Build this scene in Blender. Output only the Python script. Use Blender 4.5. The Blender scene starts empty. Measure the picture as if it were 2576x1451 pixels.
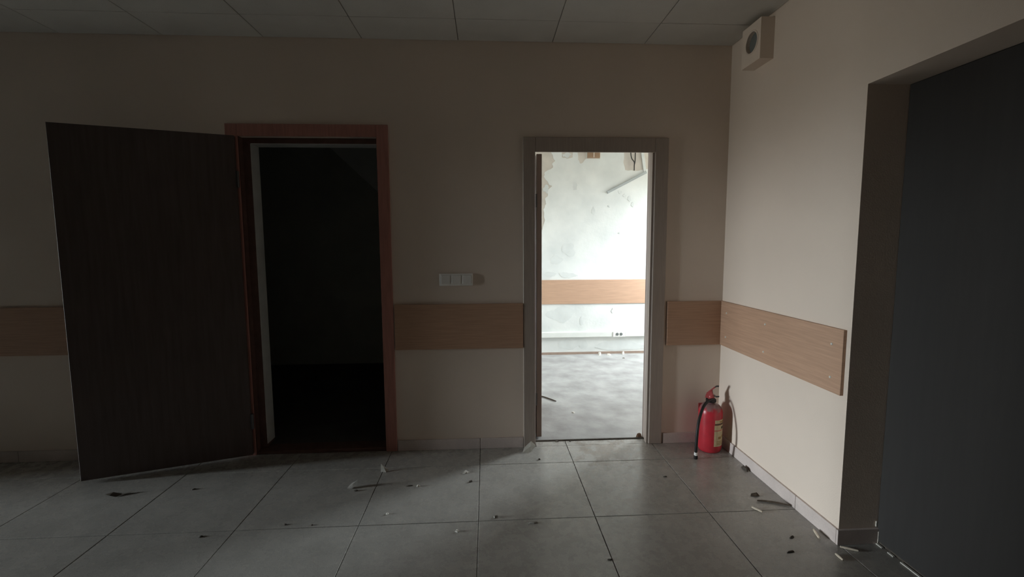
import bpy, bmesh, math, random
from mathutils import Vector, Matrix
from mathutils.geometry import tessellate_polygon

scene = bpy.context.scene
COL = scene.collection
random.seed(7)

# ------------------------------------------------------------------ camera
F_PX = 1159.59
cam_d = bpy.data.cameras.new('camera')
cam_d.sensor_fit = 'HORIZONTAL'
cam_d.sensor_width = 36.0
cam_d.lens = 36.0 * F_PX / 2576.0
cam_d.clip_start = 0.02
cam = bpy.data.objects.new('camera', cam_d)
COL.objects.link(cam)
YAW, PITCH, ROLL, CAM_D, CAM_H = 0.0554, -0.0959, -0.0053, 3.069, 1.3985
fwd = Vector((math.sin(YAW) * math.cos(PITCH), math.cos(YAW) * math.cos(PITCH), math.sin(PITCH)))
r0 = Vector((math.cos(YAW), -math.sin(YAW), 0))
u0 = r0.cross(fwd)
rv = r0 * math.cos(ROLL) + u0 * math.sin(ROLL)
uv = -r0 * math.sin(ROLL) + u0 * math.cos(ROLL)
cam.matrix_world = Matrix(((rv.x, uv.x, -fwd.x, 0.0), (rv.y, uv.y, -fwd.y, -CAM_D),
                           (rv.z, uv.z, -fwd.z, CAM_H), (0, 0, 0, 1)))
scene.camera = cam

# ------------------------------------------------------------------ overcast sky, ground below the horizon
SKY = 262.0
w = bpy.data.worlds.new('sky')
scene.world = w
w.use_nodes = True
nt = w.node_tree
nt.nodes.clear()
tc = nt.nodes.new('ShaderNodeTexCoord')
sp = nt.nodes.new('ShaderNodeSeparateXYZ')
mr = nt.nodes.new('ShaderNodeMapRange')
mr.inputs['From Min'].default_value = -0.03
mr.inputs['From Max'].default_value = 0.03
mx = nt.nodes.new('ShaderNodeMix')
mx.data_type = 'RGBA'
mx.inputs[6].default_value = (0.16, 0.16, 0.14, 1)      # ground
mx.inputs[7].default_value = (0.90, 1.0, 1.05, 1)        # overcast sky
bg = nt.nodes.new('ShaderNodeBackground')
bg.inputs['Strength'].default_value = SKY
wo = nt.nodes.new('ShaderNodeOutputWorld')
nt.links.new(tc.outputs['Generated'], sp.inputs[0])
nt.links.new(sp.outputs['Z'], mr.inputs['Value'])
nt.links.new(mr.outputs['Result'], mx.inputs[0])
nt.links.new(mx.outputs[2], bg.inputs['Color'])
nt.links.new(bg.outputs[0], wo.inputs[0])

# window openings (wall plane x, y0, y1, z0, z1, facing +1 = into +x)
WIN_A = (-11.0, -1.85, -1.05, 0.05, 2.45)      # glazed door at the far left end of the hall
WIN_B = (3.30, 1.60, 2.50, 0.95, 2.25)        # window of the bright room


def portal(name, x, y0, y1, z0, z1, sgn):
    l = bpy.data.lights.new(name, 'AREA')
    l.shape = 'RECTANGLE'
    l.size = z1 - z0
    l.size_y = y1 - y0
    l.cycles.is_portal = True
    o = bpy.data.objects.new(name, l)
    o.location = (x, (y0 + y1) / 2, (z0 + z1) / 2)
    o.rotation_euler = (0, -sgn * math.pi / 2, 0)
    COL.objects.link(o)


portal('daylight_portal', WIN_A[0] - 0.16, *WIN_A[1:], 1)
portal('daylight_portal', WIN_B[0] + 0.16, *WIN_B[1:], -1)

vs = scene.view_settings
vs.view_transform = 'Standard'
vs.look = 'None'
vs.gamma = 1.0
vs.use_curve_mapping = False
vs.exposure = 0.0


# ------------------------------------------------------------------ materials
def mat(name, col, rough=0.7, var=0.12, scale=6.0, bump=0.0, bscale=60.0, spec=0.4, grain=None,
        speck=0.0, metallic=0.0, col2=None, spot=None):
    m = bpy.data.materials.new(name)
    m.use_nodes = True
    n = m.node_tree
    b = n.nodes['Principled BSDF']
    b.inputs['Roughness'].default_value = rough
    b.inputs['Metallic'].default_value = metallic
    b.inputs['Specular IOR Level'].default_value = spec
    geo = n.nodes.new('ShaderNodeNewGeometry')
    vec = geo.outputs['Position']
    if grain:
        mp = n.nodes.new('ShaderNodeMapping')
        mp.inputs['Scale'].default_value = grain
        n.links.new(vec, mp.inputs['Vector'])
        vec = mp.outputs['Vector']
    nz = n.nodes.new('ShaderNodeTexNoise')
    nz.inputs['Scale'].default_value = scale
    nz.inputs['Detail'].default_value = 6
    n.links.new(vec, nz.inputs['Vector'])
    ramp = n.nodes.new('ShaderNodeValToRGB')
    ramp.color_ramp.elements[0].position = 0.3
    ramp.color_ramp.elements[1].position = 0.7
    lo = col2 if col2 else tuple(c * (1 - var) for c in col)
    hi = col if col2 else tuple(min(1, c * (1 + var)) for c in col)
    ramp.color_ramp.elements[0].color = (*lo, 1)
    ramp.color_ramp.elements[1].color = (*hi, 1)
    n.links.new(nz.outputs['Fac'], ramp.inputs[0])
    out = ramp.outputs[0]
    if speck:
        n2 = n.nodes.new('ShaderNodeTexNoise')
        n2.inputs['Scale'].default_value = 220
        n2.inputs['Detail'].default_value = 2
        n.links.new(geo.outputs['Position'], n2.inputs['Vector'])
        r2 = n.nodes.new('ShaderNodeValToRGB')
        r2.color_ramp.elements[0].position = 0.35
        r2.color_ramp.elements[1].position = 0.65
        r2.color_ramp.elements[0].color = (1 - speck,) * 3 + (1,)
        r2.color_ramp.elements[1].color = (1, 1, 1, 1)
        n.links.new(n2.outputs['Fac'], r2.inputs[0])
        mm = n.nodes.new('ShaderNodeMix')
        mm.data_type = 'RGBA'
        mm.blend_type = 'MULTIPLY'
        mm.inputs[0].default_value = 1
        n.links.new(out, mm.inputs[6])
        n.links.new(r2.outputs[0], mm.inputs[7])
        out = mm.outputs[2]
    n.links.new(out, b.inputs['Base Color'])
    if bump:
        n3 = n.nodes.new('ShaderNodeTexNoise')
        n3.inputs['Scale'].default_value = bscale
        n3.inputs['Detail'].default_value = 4
        n.links.new(geo.outputs['Position'], n3.inputs['Vector'])
        bp = n.nodes.new('ShaderNodeBump')
        bp.inputs['Strength'].default_value = bump
        bp.inputs['Distance'].default_value = 0.004
        n.links.new(n3.outputs['Fac'], bp.inputs['Height'])
        n.links.new(bp.outputs[0], b.inputs['Normal'])
    return m


def floor_tile_material():
    m = mat('porcelain_tile', (0.40, 0.38, 0.35), 0.3, 0.08, 7.0, speck=0.24, spec=0.55)
    n = m.node_tree
    b = n.nodes['Principled BSDF']
    geo = n.nodes.new('ShaderNodeNewGeometry')
    # dust film: changes the gloss and slightly the colour
    nz = n.nodes.new('ShaderNodeTexNoise')
    nz.inputs['Scale'].default_value = 16.0
    nz.inputs['Detail'].default_value = 8
    nz.inputs['Roughness'].default_value = 0.65
    n.links.new(geo.outputs['Position'], nz.inputs['Vector'])
    mr_ = n.nodes.new('ShaderNodeMapRange')
    mr_.inputs['From Min'].default_value = 0.35
    mr_.inputs['From Max'].default_value = 0.68
    mr_.inputs['To Min'].default_value = 0.22
    mr_.inputs['To Max'].default_value = 0.34
    n.links.new(nz.outputs['Fac'], mr_.inputs['Value'])
    n.links.new(mr_.outputs['Result'], b.inputs['Roughness'])
    # brown dried stain in front of the open doorway
    ds = n.nodes.new('ShaderNodeVectorMath')
    ds.operation = 'DISTANCE'
    ds.inputs[1].default_value = (0.80, -0.10, 0.0)
    n.links.new(geo.outputs['Position'], ds.inputs[0])
    n4 = n.nodes.new('ShaderNodeTexNoise')
    n4.inputs['Scale'].default_value = 13
    n4.inputs['Detail'].default_value = 6
    n.links.new(geo.outputs['Position'], n4.inputs['Vector'])
    m1 = n.nodes.new('ShaderNodeMapRange')
    m1.inputs['From Min'].default_value = 0.05
    m1.inputs['From Max'].default_value = 0.42
    m1.inputs['To Min'].default_value = 0.25
    m1.inputs['To Max'].default_value = -0.12
    n.links.new(ds.outputs['Value'], m1.inputs['Value'])
    ad = n.nodes.new('ShaderNodeMath')
    ad.operation = 'ADD'
    n.links.new(m1.outputs['Result'], ad.inputs[0])
    n.links.new(n4.outputs['Fac'], ad.inputs[1])
    m2 = n.nodes.new('ShaderNodeMapRange')
    m2.inputs['From Min'].default_value = 0.60
    m2.inputs['From Max'].default_value = 0.70
    m2.inputs['To Max'].default_value = 0.55
    n.links.new(ad.outputs[0], m2.inputs['Value'])
    mm = n.nodes.new('ShaderNodeMix')
    mm.data_type = 'RGBA'
    mm.inputs[7].default_value = (0.16, 0.115, 0.08, 1)
    src = b.inputs['Base Color'].links[0].from_socket
    n.links.new(m2.outputs['Result'], mm.inputs[0])
    n.links.new(src, mm.inputs[6])
    n.links.new(mm.outputs[2], b.inputs['Base Color'])
    return m


def pane_material(name, t):
    m = bpy.data.materials.new(name)
    m.use_nodes = True
    n = m.node_tree
    n.nodes.clear()
    tr = n.nodes.new('ShaderNodeBsdfTransparent')
    tr.inputs[0].default_value = (t, t, t, 1)
    gl = n.nodes.new('ShaderNodeBsdfGlossy')
    gl.inputs['Roughness'].default_value = 0.05
    ms = n.nodes.new('ShaderNodeMixShader')
    ms.inputs[0].default_value = 0.06
    o = n.nodes.new('ShaderNodeOutputMaterial')
    n.links.new(tr.outputs[0], ms.inputs[1])
    n.links.new(gl.outputs[0], ms.inputs[2])
    n.links.new(ms.outputs[0], o.inputs[0])
    return m


def dusty_red():
    m = mat('red_enamel', (0.50, 0.030, 0.045), 0.32, 0.10, 20, spec=0.5)
    n = m.node_tree
    b = n.nodes['Principled BSDF']
    geo = n.nodes.new('ShaderNodeNewGeometry')
    s = n.nodes.new('ShaderNodeSeparateXYZ')
    n.links.new(geo.outputs['Normal'], s.inputs[0])
    nz = n.nodes.new('ShaderNodeTexNoise')
    nz.inputs['Scale'].default_value = 40
    n.links.new(geo.outputs['Position'], nz.inputs['Vector'])
    a = n.nodes.new('ShaderNodeMath')
    a.operation = 'ADD'
    n.links.new(s.outputs['Z'], a.inputs[0])
    n.links.new(nz.outputs['Fac'], a.inputs[1])
    r = n.nodes.new('ShaderNodeMapRange')
    r.inputs['From Min'].default_value = 0.75
    r.inputs['From Max'].default_value = 1.15
    r.inputs['To Max'].default_value = 0.8
    n.links.new(a.outputs[0], r.inputs['Value'])
    mm = n.nodes.new('ShaderNodeMix')
    mm.data_type = 'RGBA'
    mm.inputs[7].default_value = (0.20, 0.17, 0.16, 1)
    src = b.inputs['Base Color'].links[0].from_socket
    n.links.new(r.outputs['Result'], mm.inputs[0])
    n.links.new(src, mm.inputs[6])
    n.links.new(mm.outputs[2], b.inputs['Base Color'])
    return m


M = dict(
    wall=mat('cream_wall_paint', (0.76, 0.645, 0.55), 0.75, 0.03, 2.0, bump=0.12, bscale=180),
    ceil=mat('ceiling_panel', (0.62, 0.60, 0.56), 0.9, 0.04, 5, bump=0.25, bscale=240),
    ceil_gap=mat('ceiling_grid_gap', (0.30, 0.28, 0.25), 0.9),
    tile=floor_tile_material(),
    grout=mat('dark_grout', (0.085, 0.075, 0.066), 0.9, 0.2, 30),
    skirt=mat('skirting_tile', (0.66, 0.57, 0.53), 0.45, 0.08, 8, speck=0.10),
    wood=mat('beech_laminate', (0.49, 0.305, 0.205), 0.5, 0.10, 9, grain=(0.6, 0.6, 14)),
    cas=mat('grey_brown_casing', (0.40, 0.335, 0.29), 0.5, 0.07, 8, grain=(10, 10, 0.8)),
    jamb=mat('pinkish_jamb', (0.56, 0.48, 0.44), 0.5, 0.06, 6),
    red_cas=mat('reddish_brown_casing', (0.44, 0.205, 0.165), 0.5, 0.12, 8, grain=(10, 10, 0.8)),
    leaf=mat('dark_brown_door_leaf', (0.10, 0.075, 0.068), 0.55, 0.15, 6, grain=(8, 8, 0.6)),
    leaf3=mat('black_brown_door_leaf', (0.034, 0.031, 0.029), 0.7, 0.06, 6, grain=(8, 8, 0.6)),
    leaf2=mat('brown_door_leaf', (0.22, 0.165, 0.135), 0.55, 0.1, 6, grain=(8, 8, 0.6)),
    stop=mat('grey_metal_frame', (0.56, 0.57, 0.55), 0.5, 0.08, 10),
    sill=mat('dark_red_brown_sill', (0.12, 0.065, 0.05), 0.6, 0.2, 20),
    metal=mat('dark_steel', (0.12, 0.12, 0.12), 0.4, 0.1, 20, metallic=0.8),
    white=mat('white_plastic', (0.88, 0.86, 0.82), 0.4, 0.03, 10),
    white2=mat('yellowed_white_plastic', (0.80, 0.78, 0.74), 0.45, 0.03, 10),
    dark=mat('dark_recess', (0.05, 0.05, 0.05), 0.8),
    grille=mat('grey_grille', (0.16, 0.17, 0.165), 0.7),
    dim=mat('dark_grey_bounce_absorber', (0.15, 0.15, 0.14), 0.8, 0.08, 3),  # dark tone added to unseen walls so that less light bounces
    store=mat('pale_green_store_paint', (0.70, 0.72, 0.66), 0.8, 0.06, 3),
    pale_dim=mat('pale_wedge_surface', (0.90, 0.92, 0.91), 0.8, 0.06, 3),  # tone of the added wedge, paler than the store walls
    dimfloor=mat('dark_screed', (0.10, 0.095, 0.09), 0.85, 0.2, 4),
    reveal=mat('grey_reveal_paint', (0.50, 0.49, 0.46), 0.75, 0.06, 5, bump=0.15, bscale=120),
    plaster=mat('bare_plaster', (0.60, 0.545, 0.485), 0.9, 0.1, 6, bump=0.4, bscale=40),
    paint=mat('flaking_white_paint', (0.80, 0.80, 0.77), 0.8, 0.0, 3.2, bump=0.3, bscale=25,
              col2=(0.66, 0.67, 0.65)),
    thinpaint=mat('thin_grey_paint', (0.66, 0.67, 0.65), 0.85, 0.06, 8),
    screed=mat('dusty_concrete_screed', (0.42, 0.41, 0.40), 0.9, 0.0, 5.0, bump=0.35, bscale=30,
               col2=(0.27, 0.26, 0.25)),
    skirt_far=mat('brown_skirting_strip', (0.33, 0.24, 0.19), 0.7, 0.12, 12),
    trunk=mat('white_trunking', (0.78, 0.78, 0.74), 0.5, 0.03, 10),
    grey_pipe=mat('grey_plastic_duct', (0.40, 0.42, 0.42), 0.6, 0.05, 10),
    boxbrown=mat('brown_box', (0.30, 0.19, 0.12), 0.7, 0.1, 20),
    wire=mat('dark_cable', (0.06, 0.055, 0.05), 0.6),
    red=dusty_red(),
    red2=mat('red_lever', (0.42, 0.075, 0.075), 0.4, 0.15, 30),
    black=mat('black_rubber', (0.018, 0.016, 0.016), 0.5, 0.1, 20),
    label=mat('yellowed_label', (0.56, 0.45, 0.27), 0.6, 0.12, 30),
    ink=mat('brown_label_print', (0.10, 0.075, 0.04), 0.6, 0.2, 60),
    ink2=mat('ochre_label_print', (0.30, 0.17, 0.05), 0.6, 0.2, 60),
    chip=mat('pale_plaster_chip', (0.66, 0.63, 0.57), 0.9, 0.12, 60),
    greychip=mat('grey_chip', (0.34, 0.32, 0.29), 0.9, 0.2, 60),
    dirt=mat('dark_dirt', (0.075, 0.062, 0.050), 0.9, 0.3, 60),
    leafdry=mat('dry_leaf', (0.11, 0.085, 0.06), 0.8, 0.3, 60),
    stick=mat('pale_wood_splinter', (0.62, 0.53, 0.42), 0.8, 0.15, 60),
    darkstick=mat('dark_twig', (0.10, 0.075, 0.055), 0.8, 0.2, 60),
    pane=pane_material('window_glass', 0.92),
    dim_pane=pane_material('light_reducing_glass', 0.50),  # tint added to weaken the daylight from the unseen window
)


# ------------------------------------------------------------------ helpers
def tag(o, label=None, cat=None, group=None, kind=None):
    if label: o['label'] = label
    if cat: o['category'] = cat
    if group: o['group'] = group
    if kind: o['kind'] = kind
    return o


def empty(name, loc, rz=0.0, parent=None):
    o = bpy.data.objects.new(name, None)
    o.empty_display_size = 0.05
    o.location = loc
    o.rotation_euler = (0, 0, rz)
    COL.objects.link(o)
    if parent:
        o.parent = parent
    return o


def link_bm(name, bm, m, parent=None, loc=(0, 0, 0), smooth=False):
    me = bpy.data.meshes.new(name)
    bmesh.ops.recalc_face_normals(bm, faces=bm.faces)
    bm.to_mesh(me)
    bm.free()
    if smooth:
        for p in me.polygons:
            p.use_smooth = True
    me.materials.append(M[m] if isinstance(m, str) else m)
    o = bpy.data.objects.new(name, me)
    o.location = loc
    COL.objects.link(o)
    if parent:
        o.parent = parent
    return o


def bm_box(x0, x1, y0, y1, z0, z1, bev=0.0):
    bm = bmesh.new()
    v = [bm.verts.new((x, y, z)) for x in (x0, x1) for y in (y0, y1) for z in (z0, z1)]
    for f in ((0, 1, 3, 2), (4, 6, 7, 5), (0, 4, 5, 1), (2, 3, 7, 6), (0, 2, 6, 4), (1, 5, 7, 3)):
        bm.faces.new([v[i] for i in f])
    if bev > 0:
        bmesh.ops.bevel(bm, geom=list(bm.edges), offset=bev, segments=1, affect='EDGES', profile=0.5)
    return bm


def box(name, x0, x1, y0, y1, z0, z1, m, parent=None, bev=0.0):
    """box given in WORLD coordinates (parents made with empty() are unrotated); origin at its base centre"""
    cx, cy = (x0 + x1) / 2, (y0 + y1) / 2
    bm = bm_box(x0 - cx, x1 - cx, y0 - cy, y1 - cy, 0, z1 - z0, bev)
    loc = Vector((cx, cy, z0))
    p = parent
    while p:
        loc -= p.location
        p = p.parent
    return link_bm(name, bm, m, parent, loc)


def lbox(name, x0, x1, y0, y1, z0, z1, m, parent, bev=0.0):
    """box in the parent's local frame"""
    cx, cy = (x0 + x1) / 2, (y0 + y1) / 2
    return link_bm(name, bm_box(x0 - cx, x1 - cx, y0 - cy, y1 - cy, 0, z1 - z0, bev), m, parent, (cx, cy, z0))


def holed_wall(name, axis, a0, a1, z0, z1, t0, t1, holes, m, kind='structure', mats=None):
    """solid wall along x (axis 'x') or y (axis 'y') with rectangular holes (a0,a1,z0,z1)"""
    As = sorted({a0, a1, *[h[0] for h in holes], *[h[1] for h in holes]})
    Zs = sorted({z0, z1, *[h[2] for h in holes], *[h[3] for h in holes]})
    na, nz = len(As) - 1, len(Zs) - 1

    def solid(i, j):
        if i < 0 or j < 0 or i >= na or j >= nz:
            return False
        ca, cz = (As[i] + As[i + 1]) / 2, (Zs[j] + Zs[j + 1]) / 2
        return not any(h[0] < ca < h[1] and h[2] < cz < h[3] for h in holes)
    bm = bmesh.new()
    cache = {}

    def V(a, t, z):
        k = (round(a, 5), round(t, 5), round(z, 5))
        if k not in cache:
            cache[k] = bm.verts.new((a, t, z) if axis == 'x' else (t, a, z))
        return cache[k]
    for i in range(na):
        for j in range(nz):
            if not solid(i, j):
                continue
            A0, A1, Z0, Z1 = As[i], As[i + 1], Zs[j], Zs[j + 1]
            bm.faces.new([V(A0, t0, Z0), V(A1, t0, Z0), V(A1, t0, Z1), V(A0, t0, Z1)])
            bm.faces.new([V(A0, t1, Z0), V(A0, t1, Z1), V(A1, t1, Z1), V(A1, t1, Z0)])
            if not solid(i - 1, j):
                bm.faces.new([V(A0, t0, Z0), V(A0, t0, Z1), V(A0, t1, Z1), V(A0, t1, Z0)])
            if not solid(i + 1, j):
                bm.faces.new([V(A1, t0, Z0), V(A1, t1, Z0), V(A1, t1, Z1), V(A1, t0, Z1)])
            if not solid(i, j - 1):
                bm.faces.new([V(A0, t0, Z0), V(A0, t1, Z0), V(A1, t1, Z0), V(A1, t0, Z0)])
            if not solid(i, j + 1):
                bm.faces.new([V(A0, t0, Z1), V(A1, t0, Z1), V(A1, t1, Z1), V(A0, t1, Z1)])
    o = link_bm(name, bm, m)
    return tag(o, kind=kind)


def sbox(name, *a, label=None, **k):
    return tag(box(name, *a, **k), label=label, kind='structure')


def tube_bm(bm, pts, radii, n=10, cap=True):
    pts = [Vector(p) for p in pts]
    rings = []
    prev = None
    for i, p in enumerate(pts):
        d = (pts[min(i + 1, len(pts) - 1)] - pts[max(i - 1, 0)]).normalized()
        a = prev if prev is not None else (Vector((0, 0, 1)) if abs(d.z) < 0.9 else Vector((1, 0, 0)))
        a = (a - d * a.dot(d)).normalized()
        prev = a
        b = d.cross(a)
        r = radii[i] if hasattr(radii, '__len__') else radii
        rings.append([bm.verts.new(p + (a * math.cos(2 * math.pi * k / n) + b * math.sin(2 * math.pi * k / n)) * r)
                      for k in range(n)])
    for i in range(len(rings) - 1):
        for k in range(n):
            bm.faces.new([rings[i][k], rings[i][(k + 1) % n], rings[i + 1][(k + 1) % n], rings[i + 1][k]])
    if cap:
        bm.faces.new(rings[0][::-1])
        bm.faces.new(rings[-1])
    return bm


def spline(pts, n=6):
    pts = [Vector(p) for p in pts]
    out = []
    for i in range(len(pts) - 1):
        p0, p1, p2, p3 = pts[max(i - 1, 0)], pts[i], pts[i + 1], pts[min(i + 2, len(pts) - 1)]
        for k in range(n):
            t = k / n
            out.append(0.5 * ((2 * p1) + (p2 - p0) * t + (2 * p0 - 5 * p1 + 4 * p2 - p3) * t * t
                              + (3 * p1 - p0 - 3 * p2 + p3) * t ** 3))
    out.append(pts[-1])
    return out


def lathe_bm(prof, n=40):
    bm = bmesh.new()
    rings = []
    for r, z in prof:
        if r < 1e-5:
            rings.append([bm.verts.new((0, 0, z))])
        else:
            rings.append([bm.verts.new((r * math.cos(2 * math.pi * k / n), r * math.sin(2 * math.pi * k / n), z))
                          for k in range(n)])
    for a, b in zip(rings, rings[1:]):
        for k in range(n):
            q = [a[k % len(a)], a[(k + 1) % len(a)], b[(k + 1) % len(b)], b[k % len(b)]]
            u = []
            for x in q:
                if x not in u:
                    u.append(x)
            if len(u) > 2:
                bm.faces.new(u)
    return bm


def prism_bm(poly, y0, y1):
    """polygon in (x, z), extruded along y"""
    bm = bmesh.new()
    a = [bm.verts.new((x, y0, z)) for x, z in poly]
    b = [bm.verts.new((x, y1, z)) for x, z in poly]
    for t in tessellate_polygon([[Vector((x, z, 0)) for x, z in poly]]):
        bm.faces.new([a[i] for i in t])
        bm.faces.new([b[i] for i in t[::-1]])
    for i in range(len(poly)):
        j = (i + 1) % len(poly)
        bm.faces.new([a[i], b[i], b[j], a[j]])
    return bm


# ------------------------------------------------------------------ room dimensions (metres)
XR, H = 1.623, 2.682          # right wall, ceiling height
XL, YF = -11.0, -3.55           # left end wall, wall behind the camera
TB = 0.12                     # thickness of the back wall
TR = 0.19                     # thickness of the right wall
YE = -1.13                    # where the right wall ends at the wide opening
YFAR = 2.64                   # far wall of the bright room
D1 = (-1.56, -0.68, 2.085)    # left door hole
D2 = (0.30, 1.15, 2.05)       # right door hole

# ------------------------------------------------------------------ structure
sbox('wall_hall_back', XL, -6.0, 0, TB, -0.06, H + 0.15, 'dim')
holed_wall('wall_back', 'x', -6.0, XR + TR, -0.06, H + 0.15, 0, TB,
           [(D1[0], D1[1], -0.004, D1[2]), (D2[0], D2[1], -0.004, D2[2])], 'wall')
holed_wall('wall_right', 'y', YF, 0, -0.06, H + 0.15, XR, XR + TR, [(-2.45, YE, -0.004, 2.066)], 'wall')
holed_wall('wall_left', 'y', YF, 0, -0.06, H + 0.15, XL - 0.15, XL, [WIN_A[1:]], 'dim')
holed_wall('wall_hall', 'y', YF, 0, -0.06, H + 0.15, -6.12, -6.0, [(-1.50, -0.78, -0.004, 2.05)], 'dim')
sbox('wall_hall_front', XL, -2.6, YF - 0.12, YF, -0.06, H + 0.15, 'dim')  # unseen part of the front wall, darkened to cut bounced light
sbox('wall_front', -2.6, XR + TR, YF - 0.12, YF, -0.06, H + 0.15, 'wall')

# bright room behind the right doorway
holed_wall('wall_far_right', 'y', TB, YFAR, -0.06, H + 0.15, 3.30, 3.45, [WIN_B[1:]], 'paint')
wall_far = sbox('wall_far', 0.10, 3.45, YFAR, YFAR + 0.12, -0.06, H + 0.15, 'plaster')
sbox('wall_far_left', 0.10, 0.20, TB, YFAR, -0.06, H + 0.15, 'paint')
sbox('wall_far_near', XR + TR, 3.45, 0.0, TB, -0.06, H + 0.15, 'paint')
sbox('ceiling_far', 0.10, 3.45, TB, YFAR + 0.12, H + 0.1, H + 0.2, 'paint')
sbox('floor_far', 0.10, 3.45, 0.085, YFAR, -0.06, 0.0, 'screed')
# dark room behind the left door
sbox('wall_store_back', -2.9, 0.10, 2.40, 2.52, -0.06, H + 0.15, 'store')
sbox('wall_store_left', -3.0, -2.9, TB, 2.52, -0.06, H + 0.15, 'store')
sbox('wall_store_right', 0.02, 0.10, TB, 2.40, -0.06, H + 0.15, 'store')
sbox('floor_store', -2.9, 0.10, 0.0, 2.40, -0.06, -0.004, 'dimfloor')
sbox('ceiling_store', -3.0, 0.10, TB, 2.52, H + 0.1, H + 0.2, 'store')
o = link_bm('pale_wedge', prism_bm([(-1.92, 2.70), (-1.62, 2.415), (-0.55, 1.40), (0.02, 1.40), (0.02, 2.70)], 1.95, 2.40),  # added pale wedge for the lighter diagonal in the dark room
            'pale_dim')
tag(o, kind='structure')
# floor: grout bed with one object for each tile
floor = sbox('floor', XL, XR + TR, YF, 0.085, -0.06, -0.004, 'grout')
JX, JY = -0.054, -0.846
tile_cache = {}


def tile_mesh(kind, sx, sy, th, bev, m):
    k = (kind, round(sx, 4), round(sy, 4))
    if k not in tile_cache:
        bm = bm_box(-sx / 2, sx / 2, -sy / 2, sy / 2, -th, 0, bev)
        me = bpy.data.meshes.new(kind)
        bmesh.ops.recalc_face_normals(bm, faces=bm.faces)
        bm.to_mesh(me)
        bm.free()
        me.materials.append(M[m])
        tile_cache[k] = me
    return tile_cache[k]


def piece(kind, x0, x1, y0, y1, z, th, bev, m, parent, gap=0.0034):
    sx, sy = x1 - x0 - gap, y1 - y0 - gap
    if sx < 0.02 or sy < 0.02:
        return
    o = bpy.data.objects.new(kind, tile_mesh(kind, sx, sy, th, bev, m))
    COL.objects.link(o)
    o.parent = parent
    o.location = Vector(((x0 + x1) / 2, (y0 + y1) / 2, z)) - parent.location
    return o


xs = [XL] + [JX + 0.6 * i for i in range(-19, 3) if JX + 0.6 * i > XL + 0.05] + [XR]
ys = [YF] + [JY + 0.6 * i for i in range(-4, 2)] + [0.0]
rr = random.Random(3)
for a, b in zip(xs, xs[1:]):
    for c, d in zip(ys, ys[1:]):
        piece('floor_tile', a, b, c, d, rr.uniform(-0.0006, 0.0004), 0.010, 0.0012, 'tile', floor)
# tile carried into the doorway and into the wide opening
piece('floor_tile', 0.333, 0.546, -0.003, 0.084, 0, 0.010, 0.001, 'tile', floor)
piece('floor_tile', 0.546, 1.117, -0.003, 0.084, 0, 0.010, 0.001, 'tile', floor)
for c, d in ((YE, -1.446), (-1.446, -2.046), (-2.046, -2.45)):
    piece('floor_tile', XR, XR + TR, d, c, 0, 0.010, 0.001, 'tile', floor)

# ceiling of square panels
ceiling = sbox('ceiling', XL, XR + TR, YF, TB, H + 0.006, H + 0.15, 'ceil_gap')
cx = [XL] + [0.437 + 0.6 * i for i in range(-20, 2) if 0.437 + 0.6 * i > XL + 0.05] + [XR]
cyy = [YF] + [-0.285 - 0.6 * i for i in range(5, -1, -1)] + [0.0]
for a, b in zip(cx, cx[1:]):
    for c, d in zip(cyy, cyy[1:]):
        o = piece('ceiling_panel', a, b, c, d, H + 0.012 + rr.uniform(-0.0006, 0.0006), 0.012, 0.0015, 'ceil', ceiling, gap=0.0045)

# tiled skirting
SK, ST = 0.073, 0.012


def skirt(name, pieces, root):
    e = tag(empty(name, root), kind='structure')
    for p_ in pieces:
        box('skirting_tile', *p_, 0.0, SK, 'skirt', e, bev=0.0012)
    return e


bx = [JX + 0.6 * i for i in range(-19, 3)]


def along(x0, x1):
    e = [x0] + [x for x in bx if x0 + 0.03 < x < x1 - 0.03] + [x1]
    return [(a + 0.0015, b - 0.0015, -ST, 0.0) for a, b in zip(e, e[1:])]


skirt('baseboard_back', along(-5.98, -1.66) + along(-0.614, 0.243) + along(1.224, XR - ST), (0, 0, 0))
yy = [0.0, -0.246, -0.846, YE]
skirt('baseboard_right', [(XR - ST, XR, b + 0.0015, a - 0.0015) for a, b in zip(yy, yy[1:])]
      + [(XR - ST, XR + TR, YE - ST, YE)], (XR, 0, 0))
sbox('baseboard_far', 0.20, 3.30, YFAR - 0.010, YFAR, 0, 0.030, 'skirt_far')

# thin white edge strip where the tiles stop at the wide opening
e = tag(empty('trim_1', (XR + TR - 0.012, -1.7, 0)), kind='structure')
for a, b in ((YE - 0.045, YE - 0.013), (-1.235, -1.205), (-1.60, -1.27), (-2.44, -1.62)):
    box('edge_strip', XR + TR - 0.016, XR + TR - 0.006, a, b, -0.002, 0.004, 'chip', e)

box('chipped_corner', XR + TR - 0.007, XR + TR - 0.003, YE - ST - 0.002, YE - ST + 0.002, 0.002, 0.060, 'chip', e)
box('chipped_corner', XR + TR - 0.012, XR + TR - 0.006, YE - 0.004, YE, 0.078, 0.105, 'chip', e)

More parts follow.
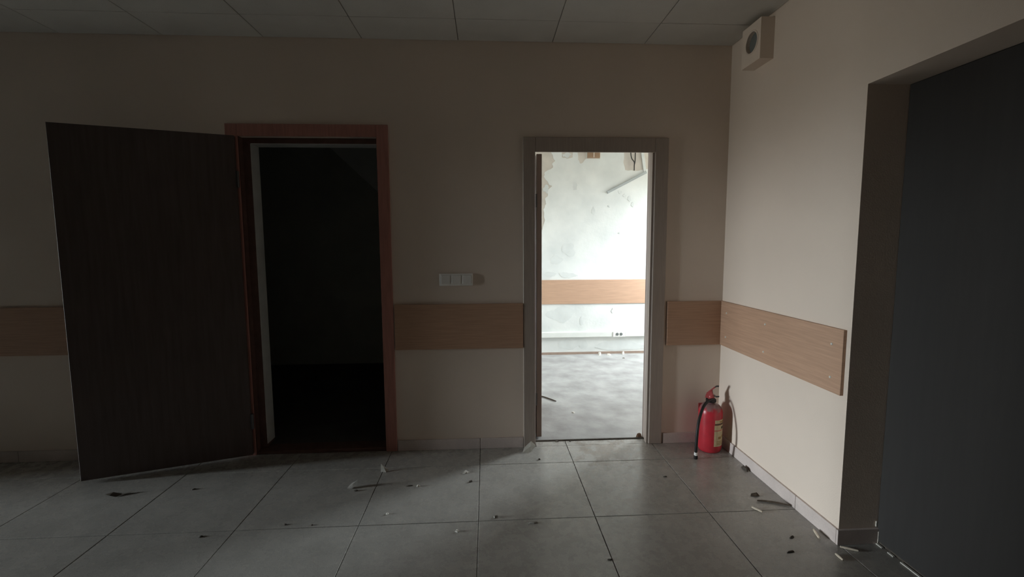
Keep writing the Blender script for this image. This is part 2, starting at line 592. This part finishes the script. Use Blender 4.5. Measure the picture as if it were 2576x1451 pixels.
# windows
for nm, W_, s_, pm in (('window_1', WIN_A, 1, 'pane'), ('window_2', WIN_B, -1, 'dim_pane')):
    x, y0, y1, z0, z1 = W_
    xo = x - 0.10 * s_
    e = tag(empty(nm, (xo, (y0 + y1) / 2, z0)), kind='structure')
    xa, xb = sorted((xo, xo + 0.05 * s_))
    box('window_frame', xa, xb, y0, y0 + 0.04, z0, z1, 'white', e)
    box('window_frame', xa, xb, y1 - 0.04, y1, z0, z1, 'white', e)
    box('window_frame', xa, xb, y0 + 0.04, y1 - 0.04, z0, z0 + 0.04, 'white', e)
    box('window_frame', xa, xb, y0 + 0.04, y1 - 0.04, z1 - 0.04, z1, 'white', e)
    box('pane', xo + 0.022 * s_ - 0.003, xo + 0.022 * s_ + 0.003, y0 + 0.04, y1 - 0.04, z0 + 0.04, z1 - 0.04, pm, e)

# ------------------------------------------------------------------ left door, leaf standing open
d1 = tag(empty('door_1', (-1.12, 0.0, 0.0)), kind='structure',
         label='dark door swung open against the back wall in a reddish brown frame')
CP = 0.014
box('casing', -0.692, -0.618, -CP, 0.0, 0.0, 2.158, 'red_cas', d1, bev=0.002)
box('casing', -1.624, -1.552, -CP, 0.0, 0.0, 2.158, 'red_cas', d1, bev=0.002)
box('head_casing', -1.552, -0.692, -CP, 0.0, 2.083, 2.158, 'red_cas', d1, bev=0.002)
box('jamb', -0.692, -0.68, 0.0, TB, 0.0, 2.083, 'red_cas', d1)
box('jamb', -1.56, -1.548, 0.0, TB, 0.0, 2.083, 'sill', d1)
box('door_stop_strip', -1.548, -1.502, 0.045, 0.150, 0.030, 2.083, 'sill', d1)
box('metal_lining', -1.502, -1.498, 0.046, 0.150, 0.055, 2.046, 'stop', d1)
box('door_stop_strip', -1.502, -0.692, 0.045, 0.150, 2.050, 2.083, 'sill', d1)
box('metal_lining', -1.498, -0.692, 0.046, 0.150, 2.046, 2.050, 'stop', d1)
box('sill', -1.548, -0.692, 0.0, TB, -0.002, 0.022, 'sill', d1, bev=0.003)
LEAF_W = 0.895
lf = empty('leaf', Vector((-1.553, -0.047, 0)) - d1.location, math.radians(198.8), d1)
lbox('leaf_panel', 0.0, LEAF_W, -0.04, 0.0, 0.020, 2.078, 'leaf', lf, bev=0.002)
for z in (0.20, 1.76):
    bm = bmesh.new()
    tube_bm(bm, [(0, 0, z), (0, 0, z + 0.10)], 0.010, 10)
    link_bm('hinge', bm, 'metal', lf, (-0.008, 0.006, 0))

# ------------------------------------------------------------------ closed dark double door in the wide opening
d3 = tag(empty('door_3', (XR + TR, -1.79, 0.0)), kind='structure',
         label='closed dark double door deep in the opening of the right wall')
box('leaf_panel', XR + TR - 0.004, XR + TR + 0.040, -1.788, YE - 0.002, 0.012, 2.064, 'leaf3', d3, bev=0.002)
box('leaf_panel', XR + TR - 0.004, XR + TR + 0.040, -2.448, -1.792, 0.012, 2.064, 'leaf3', d3, bev=0.002)
box('frame', XR + TR, XR + TR + 0.05, YE, YE + 0.08, 0.0, 2.15, 'leaf3', d3)
box('frame', XR + TR, XR + TR + 0.05, -2.53, -2.45, 0.0, 2.15, 'leaf3', d3)
box('frame', XR + TR, XR + TR + 0.05, -2.45, YE, 2.066, 2.15, 'leaf3', d3)
sbox('leak_blocker', XR + TR + 0.045, XR + TR + 0.12, -2.60, YE + 0.12, -0.06, 2.25, 'dim')  # added unseen panel, stops sky light leaking between the leaves
box('sill', XR + TR, XR + TR + 0.06, -2.45, YE, -0.03, 0.012, 'dirt', d3)

# ------------------------------------------------------------------ right doorway, leaf open into the bright room
d2 = tag(empty('door_2', (0.725, 0.0, 0.0)), kind='structure',
         label='open doorway with grey brown casing leading into the bright room')
box('casing', 0.245, 0.327, -CP, 0.0, 0.0, 2.090, 'cas', d2, bev=0.003)
box('casing', 1.123, 1.213, -CP, 0.0, 0.0, 2.090, 'cas', d2, bev=0.003)
box('head_casing', 0.327, 1.123, -CP, 0.0, 1.995, 2.090, 'cas', d2, bev=0.003)
box('jamb', 0.30, 0.327, 0.0, TB, 0.0, 2.022, 'jamb', d2)
box('jamb', 1.121, 1.15, 0.0, TB, 0.0, 2.022, 'jamb', d2)
box('head_jamb', 0.327, 1.121, 0.0, TB, 2.022, 2.05, 'jamb', d2)
box('door_stop_strip', 1.109, 1.121, 0.0, 0.045, 0.0, 2.022, 'cas', d2, bev=0.001)
box('threshold_strip', 0.327, 1.121, 0.075, 0.092, -0.002, 0.006, 'dirt', d2, bev=0.002)
lf2 = empty('leaf', Vector((0.350, 0.128, 0)) - d2.location, math.radians(90.5), d2)
lbox('leaf_panel', 0.0, 0.78, -0.036, 0.0, 0.012, 2.010, 'leaf2', lf2, bev=0.002)
for z in (0.25, 1.65):
    bm = bmesh.new()
    tube_bm(bm, [(0, 0, z), (0, 0, z + 0.09)], 0.007, 8)
    link_bm('hinge', bm, 'metal', lf2, (-0.004, 0.004, 0))

# ------------------------------------------------------------------ beech boards along the walls
Z0, Z1, BT = 0.700, 1.004, 0.016


def board(x0, x1, y0, y1, label, z0=Z0, z1=Z1, caps=()):
    e_ = empty('wall_bumper_board', ((x0 + x1) / 2, (y0 + y1) / 2, z0))
    tag(e_, label, 'wall board', 'beech boards on the walls')
    box('board', x0, x1, y0, y1, z0, z1, 'wood', e_, bev=0.0015)
    for (x, y, z, ax) in caps:
        bm = bmesh.new()
        tube_bm(bm, [(0, 0, 0), Vector(ax) * 0.003], [0.0065, 0.005], 10)
        link_bm('screw_cap', bm, 'chip', e_, Vector((x, y, z)) - e_.location)
    return e_


board(-0.610, 0.243, -BT, 0, 'dim beech board on the wall between the two doors')
board(1.232, XR - BT, -BT, 0, 'short beech board between the lit doorway and the corner')
board(XR - BT, XR, -1.105, -0.001, 'brightly lit beech board on the right wall above the extinguisher',
      caps=[(XR - BT, y, z, (-1, 0, 0)) for y, z in ((-0.52, 0.929), (-0.515, 0.766), (-1.037, 0.927), (-1.04, 0.77), (-0.088, 0.766), (-0.09, 0.93))])
board(-5.98, -1.70, -BT, 0, 'dark beech board behind the open door leaf at the left', z0=0.705, z1=1.015)
board(0.22, 3.28, YFAR - BT, YFAR, 'pale beech board on the far wall of the bright room', z0=0.647, z1=0.950)

# ------------------------------------------------------------------ triple switch on the back wall
sw = empty('light_switch', (-0.20, 0, 1.126))
tag(sw, 'white triple switch plate on the wall beside the lit doorway', 'switch')
box('plate', -0.311, -0.090, -0.009, 0.0, 1.126, 1.207, 'white', sw, bev=0.003)
for k in range(3):
    x0 = -0.311 + 0.011 + k * 0.0705
    rk = box('rocker', x0, x0 + 0.058, -0.014, -0.007, 1.139, 1.196, 'white2', sw, bev=0.002)

# ------------------------------------------------------------------ ventilation box high on the right wall
vb = empty('ventilation_box', (XR, -0.36, 2.43))
tag(vb, 'white square box with round opening high on the right wall', 'vent')
bm = bmesh.new()
N = 32
cy_, cz_, rad, depth = -0.008, 0.118, 0.058, 0.045
hy, z0_, z1_ = 0.094, 0.0, 0.222
circ, sq, inn = [], [], []
for k in range(N):
    a = 2 * math.pi * (k + 0.0) / N
    c, s = math.cos(a), math.sin(a)
    m_ = max(abs(c), abs(s))
    circ.append(bm.verts.new((-0.08, cy_ + rad * c, cz_ + rad * s)))
    inn.append(bm.verts.new((-0.08 + depth, cy_ + rad * c, cz_ + rad * s)))
    yq, zq = c / m_, s / m_
    sq.append(bm.verts.new((-0.08, hy * yq, (z0_ + z1_) / 2 + zq * (z1_ - z0_) / 2)))
back = [bm.verts.new((0.0, v.co.y, v.co.z)) for v in sq]
for k in range(N):
    j = (k + 1) % N
    bm.faces.new([circ[k], circ[j], sq[j], sq[k]])
    bm.faces.new([circ[k], inn[k], inn[j], circ[j]])
    bm.faces.new([sq[k], sq[j], back[j], back[k]])
bm.faces.new(inn)
link_bm('housing', bm, 'wall', vb)
bm = bmesh.new()
pts = [(0, cy_ + (rad + 0.003) * math.cos(2 * math.pi * k / 40), cz_ + (rad + 0.003) * math.sin(2 * math.pi * k / 40)) for k in range(41)]
tube_bm(bm, pts, 0.005, 6, cap=False)
link_bm('ring', bm, 'wall', vb, (-0.081, 0, 0), True)
bm = bmesh.new()
disc = [bm.verts.new((0, cy_ + 0.057 * math.cos(2 * math.pi * k / 32), cz_ + 0.057 * math.sin(2 * math.pi * k / 32))) for k in range(32)]
bm.faces.new(disc)
link_bm('mesh_screen', bm, 'grille', vb, (-0.060, 0, 0))

# ------------------------------------------------------------------ fire extinguisher in the corner
EX, EY = 1.503, -0.126
fe = empty('fire_extinguisher', (EX, EY, 0.0))
tag(fe, 'red fire extinguisher with black hose standing in the corner', 'extinguisher')
R = 0.0765
prof = [(0, 0.012), (0.050, 0.010), (0.060, 0.0), (0.066, 0.002), (0.072, 0.012), (R, 0.030), (R, 0.262)]
for k in range(1, 9):
    a = math.pi / 2 * k / 8
    prof.append((0.022 + (R - 0.022) * math.cos(a), 0.262 + 0.066 * math.sin(a)))
prof += [(0.022, 0.345), (0, 0.345)]
link_bm('bottle', lathe_bm(prof, 48), 'red', fe, smooth=True)
link_bm('neck_ring', lathe_bm([(0, 0.334), (0.030, 0.334), (0.033, 0.338), (0.033, 0.352), (0.028, 0.357), (0, 0.357)], 24), 'black', fe, smooth=False)
link_bm('valve', lathe_bm([(0, 0.355), (0.020, 0.355), (0.022, 0.362), (0.022, 0.378), (0.015, 0.388), (0, 0.39)], 20), 'red2', fe, smooth=True)
# direction the handles point (to the right in the picture)
hd = Vector((0.86, -0.51, 0)).normalized()
hs = Vector((-hd.y, hd.x, 0))


def strap(name, prof2, width, m, th=0.003):
    """bent sheet-metal strap: profile of (along, z) points"""
    bm_ = bmesh.new()
    rows = []
    for i, (a_, z_, wd) in enumerate(prof2):
        c_ = hd * a_
        row = [bm_.verts.new((c_ + hs * s * wd / 2 + Vector((0, 0, z_ + dz)))) for s, dz in ((-1, 0), (1, 0), (1, th), (-1, th))]
        rows.append(row)
    for p, q in zip(rows, rows[1:]):
        for k in range(4):
            bm_.faces.new([p[k], p[(k + 1) % 4], q[(k + 1) % 4], q[k]])
    bm_.faces.new(rows[0])
    bm_.faces.new(rows[-1][::-1])
    return link_bm(name, bm_, m, fe)


strap('carry_handle', [(-0.030, 0.372, 0.024), (-0.006, 0.378, 0.026), (0.022, 0.376, 0.022), (0.030, 0.370, 0.018), (0.050, 0.374, 0.014)], 0.02, 'metal', 0.006)
lv = strap('squeeze_lever', [(-0.034, 0.368, 0.026), (-0.026, 0.385, 0.028), (-0.010, 0.402, 0.026), (0.008, 0.420, 0.024), (0.022, 0.434, 0.022)], 0.02, 'red2', 0.008)
strap('lever_tip', [(0.021, 0.434, 0.022), (0.032, 0.442, 0.021), (0.046, 0.444, 0.018)], 0.02, 'metal', 0.007)
bm = bmesh.new()
for s in (-1, 1):
    q = [(-0.036, 0.362), (0.012, 0.362), (0.006, 0.415), (-0.012, 0.404), (-0.030, 0.388)]
    a = [bm.verts.new(hd * x + hs * s * 0.016 + Vector((0, 0, z))) for x, z in q]
    b = [bm.verts.new(hd * x + hs * s * 0.019 + Vector((0, 0, z))) for x, z in q]
    bm.faces.new(a)
    bm.faces.new(b[::-1])
    for i in range(5):
        bm.faces.new([a[i], a[(i + 1) % 5], b[(i + 1) % 5], b[i]])
link_bm('valve_bracket', bm, 'red2', fe)
# hose from the valve over the shoulder to the floor
hp = spline([(0.018, -0.016, 0.352), (-0.029, -0.039, 0.358), (-0.083, -0.079, 0.340), (-0.120, -0.109, 0.294), (-0.146, -0.134, 0.237),
             (-0.158, -0.147, 0.178), (-0.161, -0.146, 0.100), (-0.157, -0.136, 0.045)], 8)
bm = tube_bm(bmesh.new(), hp, 0.0095, 10)
ho = link_bm('hose', bm, 'black', fe, smooth=True)
bm = tube_bm(bmesh.new(), [(-0.157, -0.137, 0.050), (-0.155, -0.132, 0.028)], [0.0105, 0.0115], 12)
link_bm('ferrule', bm, 'white2', ho)
bm = tube_bm(bmesh.new(), [(-0.155, -0.132, 0.029), (-0.1535, -0.129, 0.012), (-0.153, -0.128, 0.001)], [0.011, 0.013, 0.012], 12)
link_bm('nozzle', bm, 'black', ho)
# hanger tab behind the shoulder
lbox('hanger_tab', -0.073, -0.035, 0.026, 0.029, 0.258, 0.318, 'red2', fe)


def patch(name, a0, a1, z0, z1, m, dr, n=10, parent=fe):
    """curved label on the bottle; angles measured from the camera side towards its right"""
    base = math.atan2(-0.885, -0.465)
    bm_ = bmesh.new()
    rows = []
    for k in range(n + 1):
        a = base + math.radians(a0 + (a1 - a0) * k / n)
        for rr_ in (R + dr, R + dr - 0.0012):
            pass
        rows.append([bm_.verts.new(((R + d_) * math.cos(a), (R + d_) * math.sin(a), z)) for d_, z in
                     ((dr, z0), (dr, z1), (0.0002, z1), (0.0002, z0))])
    for p, q in zip(rows, rows[1:]):
        for k in range(4):
            bm_.faces.new([p[k], p[(k + 1) % 4], q[(k + 1) % 4], q[k]])
    bm_.faces.new(rows[0])
    bm_.faces.new(rows[-1][::-1])
    return link_bm(name, bm_, m, parent)


lb = patch('label', 22, 120, 0.052, 0.158, 'label', 0.0010)
patch('label', 22, 120, 0.163, 0.196, 'label', 0.0010)
patch('label', 24, 120, 0.210, 0.232, 'label', 0.0010)
patch('print_band', 24, 120, 0.198, 0.208, 'ink', 0.0009)
patch('print_line', 50, 116, 0.214, 0.224, 'ink2', 0.0014, parent=lb)
patch('print_line', 62, 118, 0.170, 0.186, 'ink', 0.0014, parent=lb)
patch('print_mark', 44, 62, 0.102, 0.118, 'ink2', 0.0015, 4, parent=lb)
patch('print_mark', 70, 90, 0.108, 0.124, 'ink2', 0.0015, 4, parent=lb)
patch('print_line', 36, 96, 0.084, 0.087, 'ink2', 0.0014, parent=lb)
patch('print_line', 36, 90, 0.074, 0.077, 'ink2', 0.0014, parent=lb)
patch('print_line', 36, 96, 0.064, 0.067, 'ink2', 0.0014, parent=lb)

# ------------------------------------------------------------------ bright room: flaking paint, trunking, leftovers
YW = YFAR
left_edge = [(0.801, 2.506), (0.853, 2.405), (0.816, 2.376), (0.824, 2.326), (0.728, 2.275), (0.713, 2.217), (0.773, 2.13),
             (0.817, 2.106), (0.765, 2.058), (0.765, 2.0), (0.728, 1.941), (0.743, 1.89), (0.706, 1.824), (0.729, 1.692),
             (0.699, 1.603), (0.681, 1.544)]
top_edge = [(0.79, 2.60), (0.934, 2.62), (0.934, 2.499), (0.935, 2.449), (0.994, 2.432), (1.068, 2.45), (1.068, 2.5), (1.07, 2.61),
            (1.127, 2.61), (1.127, 2.5), (1.135, 2.421), (1.158, 2.378), (1.188, 2.381), (1.232, 2.433), (1.231, 2.501), (1.24, 2.61),
            (1.70, 2.64), (1.703, 2.503), (1.697, 2.395), (1.721, 2.3), (1.835, 2.29), (1.986, 2.309), (2.10, 2.36), (2.14, 2.66)]


def jitter(poly, amp, seed, sub=3):
    q = random.Random(seed)
    out = []
    for i in range(len(poly) - 1):
        (xa, za), (xb, zb) = poly[i], poly[i + 1]
        for k in range(sub):
            t = k / sub
            out.append((xa + (xb - xa) * t + (q.uniform(-amp, amp) if k else 0), za + (zb - za) * t + (q.uniform(-amp, amp) if k else 0)))
    out.append(poly[-1])
    return out


poly = [(0.40, 0.03), (0.40, 0.60), (0.46, 1.0), (0.55, 1.35)] + jitter(left_edge[::-1], 0.007, 1) + jitter(top_edge, 0.006, 2) \
    + [(3.28, 2.66), (3.28, 0.03)]
o = link_bm('paint_layer', prism_bm(poly, -0.0025, 0.0), 'paint')
o.parent = wall_far
o.location = Vector((0, YW, 0)) - wall_far.location
# thinner grey remains of paint and low patches of repaired plaster
q = random.Random(11)


def blob(cx_, cz_, rx, rz, seed, n=18):
    g = random.Random(seed)
    ph = [g.uniform(0, 6.28) for _ in range(4)]
    return [(cx_ + rx * math.cos(t) * (1 + 0.22 * math.sin(2 * t + ph[0]) + 0.14 * math.sin(5 * t + ph[1])),
             cz_ + rz * math.sin(t) * (1 + 0.22 * math.sin(3 * t + ph[2]) + 0.12 * math.sin(4 * t + ph[3])))
            for t in [2 * math.pi * k / n for k in range(n)]]


for cx_, cz_, rx, rz, sd in ((0.93, 0.52, 0.15, 0.10, 1), (1.05, 0.14, 0.16, 0.065, 2), (1.22, 0.13, 0.05, 0.06, 3),
                             (0.87, 1.20, 0.07, 0.06, 4), (1.02, 1.33, 0.09, 0.08, 5), (1.10, 2.10, 0.03, 0.05, 6),
                             (1.33, 1.80, 0.02, 0.05, 7), (0.80, 1.02, 0.06, 0.035, 8), (1.02, 1.01, 0.10, 0.035, 9),
                             (1.19, 0.42, 0.02, 0.05, 10), (1.78, 1.95, 0.02, 0.03, 12), (1.82, 1.88, 0.015, 0.03, 13),
                             (0.74, 2.07, 0.03, 0.05, 14), (0.99, 2.475, 0.05, 0.03, 15), (1.70, 0.10, 0.28, 0.07, 16),
                             (1.66, 2.03, 0.025, 0.02, 17), (1.72, 1.99, 0.02, 0.015, 18), (1.52, 1.86, 0.012, 0.012, 19),
                             (1.66, 1.53, 0.012, 0.008, 20), (1.59, 0.55, 0.012, 0.03, 21)):
    o = link_bm('bare_patch', prism_bm(jitter(blob(cx_, cz_, rx, rz, sd, 24), 0.006, sd, 2), -0.0036 - sd * 0.0001, -0.001), 'thinpaint')
    o.parent = wall_far
    o.location = Vector((0, YW, 0)) - wall_far.location

tk = empty('cable_trunking', (1.7, YW, 0.221))
tag(tk, 'white cable trunking with socket low on the bright far wall', 'trunking')
box('base', 0.22, 3.28, YW - 0.030, YW, 0.221, 0.293, 'trunk', tk, bev=0.002)
box('lid', 0.22, 1.585, YW - 0.034, YW - 0.029, 0.227, 0.286, 'trunk', tk, bev=0.001)
box('lid', 1.755, 3.28, YW - 0.034, YW - 0.029, 0.227, 0.286, 'trunk', tk, bev=0.001)
sk = box('socket_module', 1.592, 1.748, YW - 0.040, YW - 0.029, 0.224, 0.290, 'white', tk, bev=0.002)
for x in (1.645, 1.695):
    bm = bmesh.new()
    tube_bm(bm, [(0, 0, 0), (0, -0.004, 0)], 0.019, 14)
    link_bm('outlet', bm, 'grille', sk, Vector((x, YW - 0.039, 0.257)) - tk.location - sk.location)

jb = empty('junction_box', (1.322, YW, 2.441))
tag(jb, 'small brown junction box at the top of the far wall', 'box')
box('body', 1.246, 1.399, YW - 0.035, YW, 2.441, 2.575, 'boxbrown', jb, bev=0.004)
box('rim', 1.238, 1.407, YW - 0.010, YW, 2.433, 2.583, 'plaster', jb, bev=0.002)
box('divider', 1.318, 1.327, YW - 0.038, YW - 0.034, 2.445, 2.571, 'plaster', jb)


def bar(name, A, B, wd, th, m, label, cat):
    """flat bar hanging just in front of the far wall, between (x,z) points"""
    L = math.hypot(B[0] - A[0], B[1] - A[1])
    o_ = link_bm(name, bm_box(0, L, -th, 0, -wd / 2, wd / 2, 0.002), m, None, (A[0], YW - 0.004, A[1]))
    o_.rotation_euler = (0, -math.atan2(B[1] - A[1], B[0] - A[0]), 0)
    return tag(o_, label, cat)


bar('loose_duct', (1.500, 2.025), (1.985, 2.275), 0.030, 0.018, 'grey_pipe', 'grey plastic duct hanging slanted across the far wall', 'duct')
bar('cable_channel', (1.968, 2.275), (1.915, 2.60), 0.035, 0.012, 'thinpaint', 'pale upright channel above the slanted duct', 'duct')
wr = tag(empty('loose_cable', (1.825, YW - 0.03, 2.29)), 'dark forked cable dangling from the top of the far wall', 'cable')
for pts in ([(1.779, 2.60), (1.779, 2.5), (1.792, 2.435), (1.823, 2.392), (1.825, 2.34), (1.825, 2.29)], [(1.840, 2.60), (1.835, 2.486), (1.834, 2.406), (1.826, 2.36)]):
    bm = tube_bm(bmesh.new(), spline([(x - 1.825, 0, z - 2.29) for x, z in pts], 4), 0.007, 6)
    link_bm('strand', bm, 'wire', wr)


# ------------------------------------------------------------------ litter on the floors
def chip(name, x, y, sx, sy, sz, m, label, cat, seed, rz=0, tilt=0.0, group=None, z=0.0):
    g = random.Random(seed)
    bm_ = bmesh.new()
    if cat == 'crumb':
        sx, sy, sz = sx * 0.8, sy * 0.8, sz * 0.8
    n = 9
    lo, hi = [], []
    for k in range(n):
        t = 2 * math.pi * k / n
        f = g.uniform(0.65, 1.15)
        lo.append(bm_.verts.new((sx * f * math.cos(t), sy * f * math.sin(t), 0)))
        f2 = f * g.uniform(0.55, 0.85)
        hi.append(bm_.verts.new((sx * f2 * math.cos(t), sy * f2 * math.sin(t), sz * g.uniform(0.6, 1.1))))
    bm_.faces.new(lo[::-1])
    c = bm_.verts.new((sx * 0.1, sy * 0.05, sz * 1.2))
    for k in range(n):
        j = (k + 1) % n
        bm_.faces.new([lo[k], lo[j], hi[j], hi[k]])
        bm_.faces.new([hi[k], hi[j], c])
    o_ = link_bm(name, bm_, m, None, (x, y, z + 0.0005))
    o_.rotation_euler = (tilt, 0, rz)
    return tag(o_, label, cat, group)


def splinter(name, A, B, r, m, label, cat, bend=0.0, z=0.0):
    A, B = Vector((A[0], A[1], 0)), Vector((B[0], B[1], 0))
    c = (A + B) / 2
    d = B - A
    s = Vector((-d.y, d.x, 0)) * bend
    pts = [A - c, (A - c) * 0.4 + s, (B - c) * 0.35 + s * 0.8, B - c]
    pts = [p + Vector((0, 0, r * 0.95)) for p in pts]
    o_ = link_bm(name, tube_bm(bmesh.new(), spline(pts, 3), [r * (0.75 + 0.25 * math.sin(3.1 * k / 9)) for k in range(10)], 6), m, None, (c.x, c.y, z + 0.0005))
    return tag(o_, label, cat)


def scrap(name, x, y, verts, faces, m, label, cat, th=0.002, rz=0):
    bm_ = bmesh.new()
    v = [bm_.verts.new(p) for p in verts]
    for f in faces:
        bm_.faces.new([v[i] for i in f])
    r_ = bmesh.ops.solidify(bm_, geom=list(bm_.faces), thickness=th)
    zmin = min(p.co.z for p in bm_.verts)
    for p in bm_.verts:
        p.co.z -= zmin
    o_ = link_bm(name, bm_, m, None, (x, y, 0.0006))
    o_.rotation_euler = (0, 0, rz)
    return tag(o_, label, cat)


scrap('paper_scrap', 0.276, -0.060, [(-0.045, -0.03, 0), (0.01, -0.035, 0.004), (0.05, 0.01, 0.028), (0.02, 0.035, 0.05), (-0.03, 0.02, 0.012), (0.012, -0.002, 0.03)],
      [(0, 1, 5), (1, 2, 5), (2, 3, 5), (3, 4, 5), (4, 0, 5)], 'chip', 'crumpled white paper scrap at the foot of the lit doorway', 'paper')
scrap('plaster_flake', -0.644, -0.284, [(-0.022, -0.012, 0), (0.012, -0.020, 0), (0.026, -0.004, 0.006), (0.0, 0.012, 0.018), (-0.026, 0.014, 0.040), (-0.004, 0.0, 0.022)],
      [(0, 1, 5), (1, 2, 5), (2, 3, 5), (3, 4, 5), (4, 0, 5)], 'chip', 'upright white plaster flake in front of the dark door frame', 'flake')
scrap('plaster_flake', -0.787, -0.468, [(-0.030, -0.010, 0), (0.0, -0.022, 0.002), (0.030, -0.006, 0.020), (0.024, 0.016, 0.034), (-0.012, 0.012, 0.016), (0.002, 0.0, 0.020)],
      [(0, 1, 5), (1, 2, 5), (2, 3, 5), (3, 4, 5), (4, 0, 5)], 'greychip', 'grey curled plaster flake left of the upright white one', 'flake')
chip('dirt_crumb', -0.757, -0.512, 0.014, 0.010, 0.008, 'dirt', 'black crumb just in front of the grey curled flake', 'crumb', 2)
chip('dirt_crumb', 0.332, -0.200, 0.011, 0.011, 0.010, 'dirt', 'black crumb on the tiles just before the lit doorway', 'crumb', 3)
chip('plaster_chip', -0.139, -0.337, 0.026, 0.016, 0.008, 'chip', 'flat white chip at the edge of the light wedge', 'chip', 4, 0.3)
chip('dirt_crumb', -0.108, -0.454, 0.018, 0.012, 0.009, 'dirt', 'dark crumb beside the long tile joint', 'crumb', 5, 0.4)
chip('dirt_crumb', -0.461, -0.476, 0.026, 0.008, 0.005, 'dirt', 'thin dark crumb left of a small white chip', 'crumb', 6, 0.1)
chip('plaster_chip', -0.407, -0.484, 0.013, 0.010, 0.009, 'chip', 'small bright white chip in the middle of the tiled floor', 'chip', 7)
chip('dirt_crumb', -1.699, -0.434, 0.020, 0.010, 0.006, 'dirt', 'dark crumb in front of the open door leaf near its hinge', 'crumb', 8, 0.3)
scrap('dry_leaf', -2.093, -0.465, [(-0.07, 0.0, 0.006), (-0.03, -0.022, 0.010), (0.01, -0.028, 0.004), (0.045, -0.006, 0.008), (0.085, 0.020, 0.012), (0.02, 0.008, 0.002), (-0.04, 0.020, 0.008)],
      [(0, 1, 6), (1, 2, 5, 6), (2, 3, 5), (3, 4, 5)], 'leafdry', 'dark dry leaf on the floor below the free edge of the door', 'leaf')
chip('dirt_crumb', -1.024, -0.815, 0.012, 0.009, 0.006, 'dirt', 'tiny dark crumb at the left on the front tile joint', 'crumb', 9)
chip('dirt_crumb', -0.887, -0.827, 0.008, 0.008, 0.005, 'dirt', 'tiny dark crumb just right of another on the front joint', 'crumb', 10)
chip('plaster_chip', 0.035, -0.819, 0.016, 0.013, 0.009, 'greychip', 'greyish chip right of the long joint above the front joint', 'chip', 11)
chip('plaster_chip', -0.156, -0.925, 0.013, 0.011, 0.007, 'chip', 'pale chip left of the long joint below the front joint', 'chip', 12)
chip('plaster_chip', 0.220, -0.880, 0.030, 0.009, 0.005, 'greychip', 'long flat pale chip below the front tile joint', 'chip', 13, 0.15)
chip('plaster_chip', -0.530, -0.754, 0.009, 0.008, 0.006, 'chip', 'tiny white chip in front of the light wedge', 'chip', 14)
chip('dirt_clump', 1.590, -0.414, 0.014, 0.034, 0.014, 'dirt', 'dark clump against the skirting of the right wall', 'clump', 15)
scrap('dry_leaf', 1.476, -0.705, [(-0.026, -0.006, 0.004), (0.0, -0.020, 0.010), (0.026, -0.008, 0.004), (0.022, 0.016, 0.012), (-0.008, 0.018, 0.006)],
      [(0, 1, 4), (1, 2, 3, 4)], 'leafdry', 'small dark leaf on the tiles before the right wall', 'leaf')
splinter('twig', (1.455, -0.765), (1.600, -0.822), 0.006, 'darkstick', 'dark twig touching the skirting of the right wall', 'twig', 0.05)
splinter('wood_splinter', (1.392, -0.822), (1.420, -0.868), 0.0055, 'stick', 'short pale splinter beside the dark twig', 'splinter')
splinter('wood_splinter', (1.580, -1.030), (1.560, -1.096), 0.006, 'stick', 'pale splinter lying along the foot of the right wall', 'splinter')
chip('dirt_crumb', 1.442, -1.071, 0.022, 0.010, 0.007, 'dirt', 'dark crumb left of the splinter along the right wall', 'crumb', 16, 0.4)
chip('dirt_crumb', 1.366, -1.172, 0.026, 0.010, 0.006, 'dirt', 'dark crumb nearest the bottom edge at the right', 'crumb', 17, 0.2)
splinter('wood_splinter', (1.612, -1.158), (1.672, -1.190), 0.005, 'stick', 'pale splinter at the foot of the wall end', 'splinter')
splinter('wood_splinter', (1.555, -1.203), (1.556, -1.246), 0.005, 'stick', 'pale splinter nearest the wide dark opening, pointing to the viewer', 'splinter')
chip('dirt_crumb', 0.536, -1.172, 0.016, 0.007, 0.005, 'dirt', 'dark crumb on the slanting joint at the bottom', 'crumb', 18)
chip('dirt_crumb', 1.059, -0.470, 0.018, 0.008, 0.005, 'dirt', 'dark crumb in the middle between doorway and right wall', 'crumb', 19)
chip('dirt_crumb', -1.391, -0.887, 0.014, 0.010, 0.005, 'dirt', 'dark crumb on the lit floor at the lower left', 'crumb', 20)
# rubble along the threshold of the doorway
chip('rubber_door_stop', 1.096, 0.108, 0.024, 0.016, 0.024, 'boxbrown', 'brown lump at the right foot of the lit doorway', 'door stop', 21)
chip('threshold_crumb', 0.488, 0.066, 0.018, 0.008, 0.007, 'greychip', 'grey crumb at the left of the doorway threshold', 'crumb', 22)
chip('threshold_crumb', 0.581, 0.062, 0.010, 0.008, 0.006, 'greychip', 'grey crumb in the middle of the doorway threshold', 'crumb', 23)
# bright room
splinter('stick', (0.470, 1.055), (0.607, 0.890), 0.006, 'darkstick', 'dark thin stick on the bare floor of the bright room', 'stick', 0.03)
chip('plaster_chip', 0.709, 0.616, 0.014, 0.012, 0.006, 'chip', 'pale chip on the bare floor behind the doorway', 'chip', 24)
chip('plaster_chip', 1.413, 2.565, 0.026, 0.020, 0.034, 'chip', 'largest white crumb below the trunking of the bright room', 'chip', 25)
chip('plaster_chip', 1.533, 2.560, 0.030, 0.018, 0.016, 'chip', 'flat white crumb in the middle of the row below the trunking', 'chip', 26)
chip('plaster_chip', 1.720, 2.590, 0.020, 0.016, 0.030, 'chip', 'white crumb below the socket of the bright room', 'chip', 27)
chip('dirt_crumb', 1.669, 2.386, 0.026, 0.012, 0.008, 'darkstick', 'brown crumb on the bare floor below the socket', 'crumb', 28)
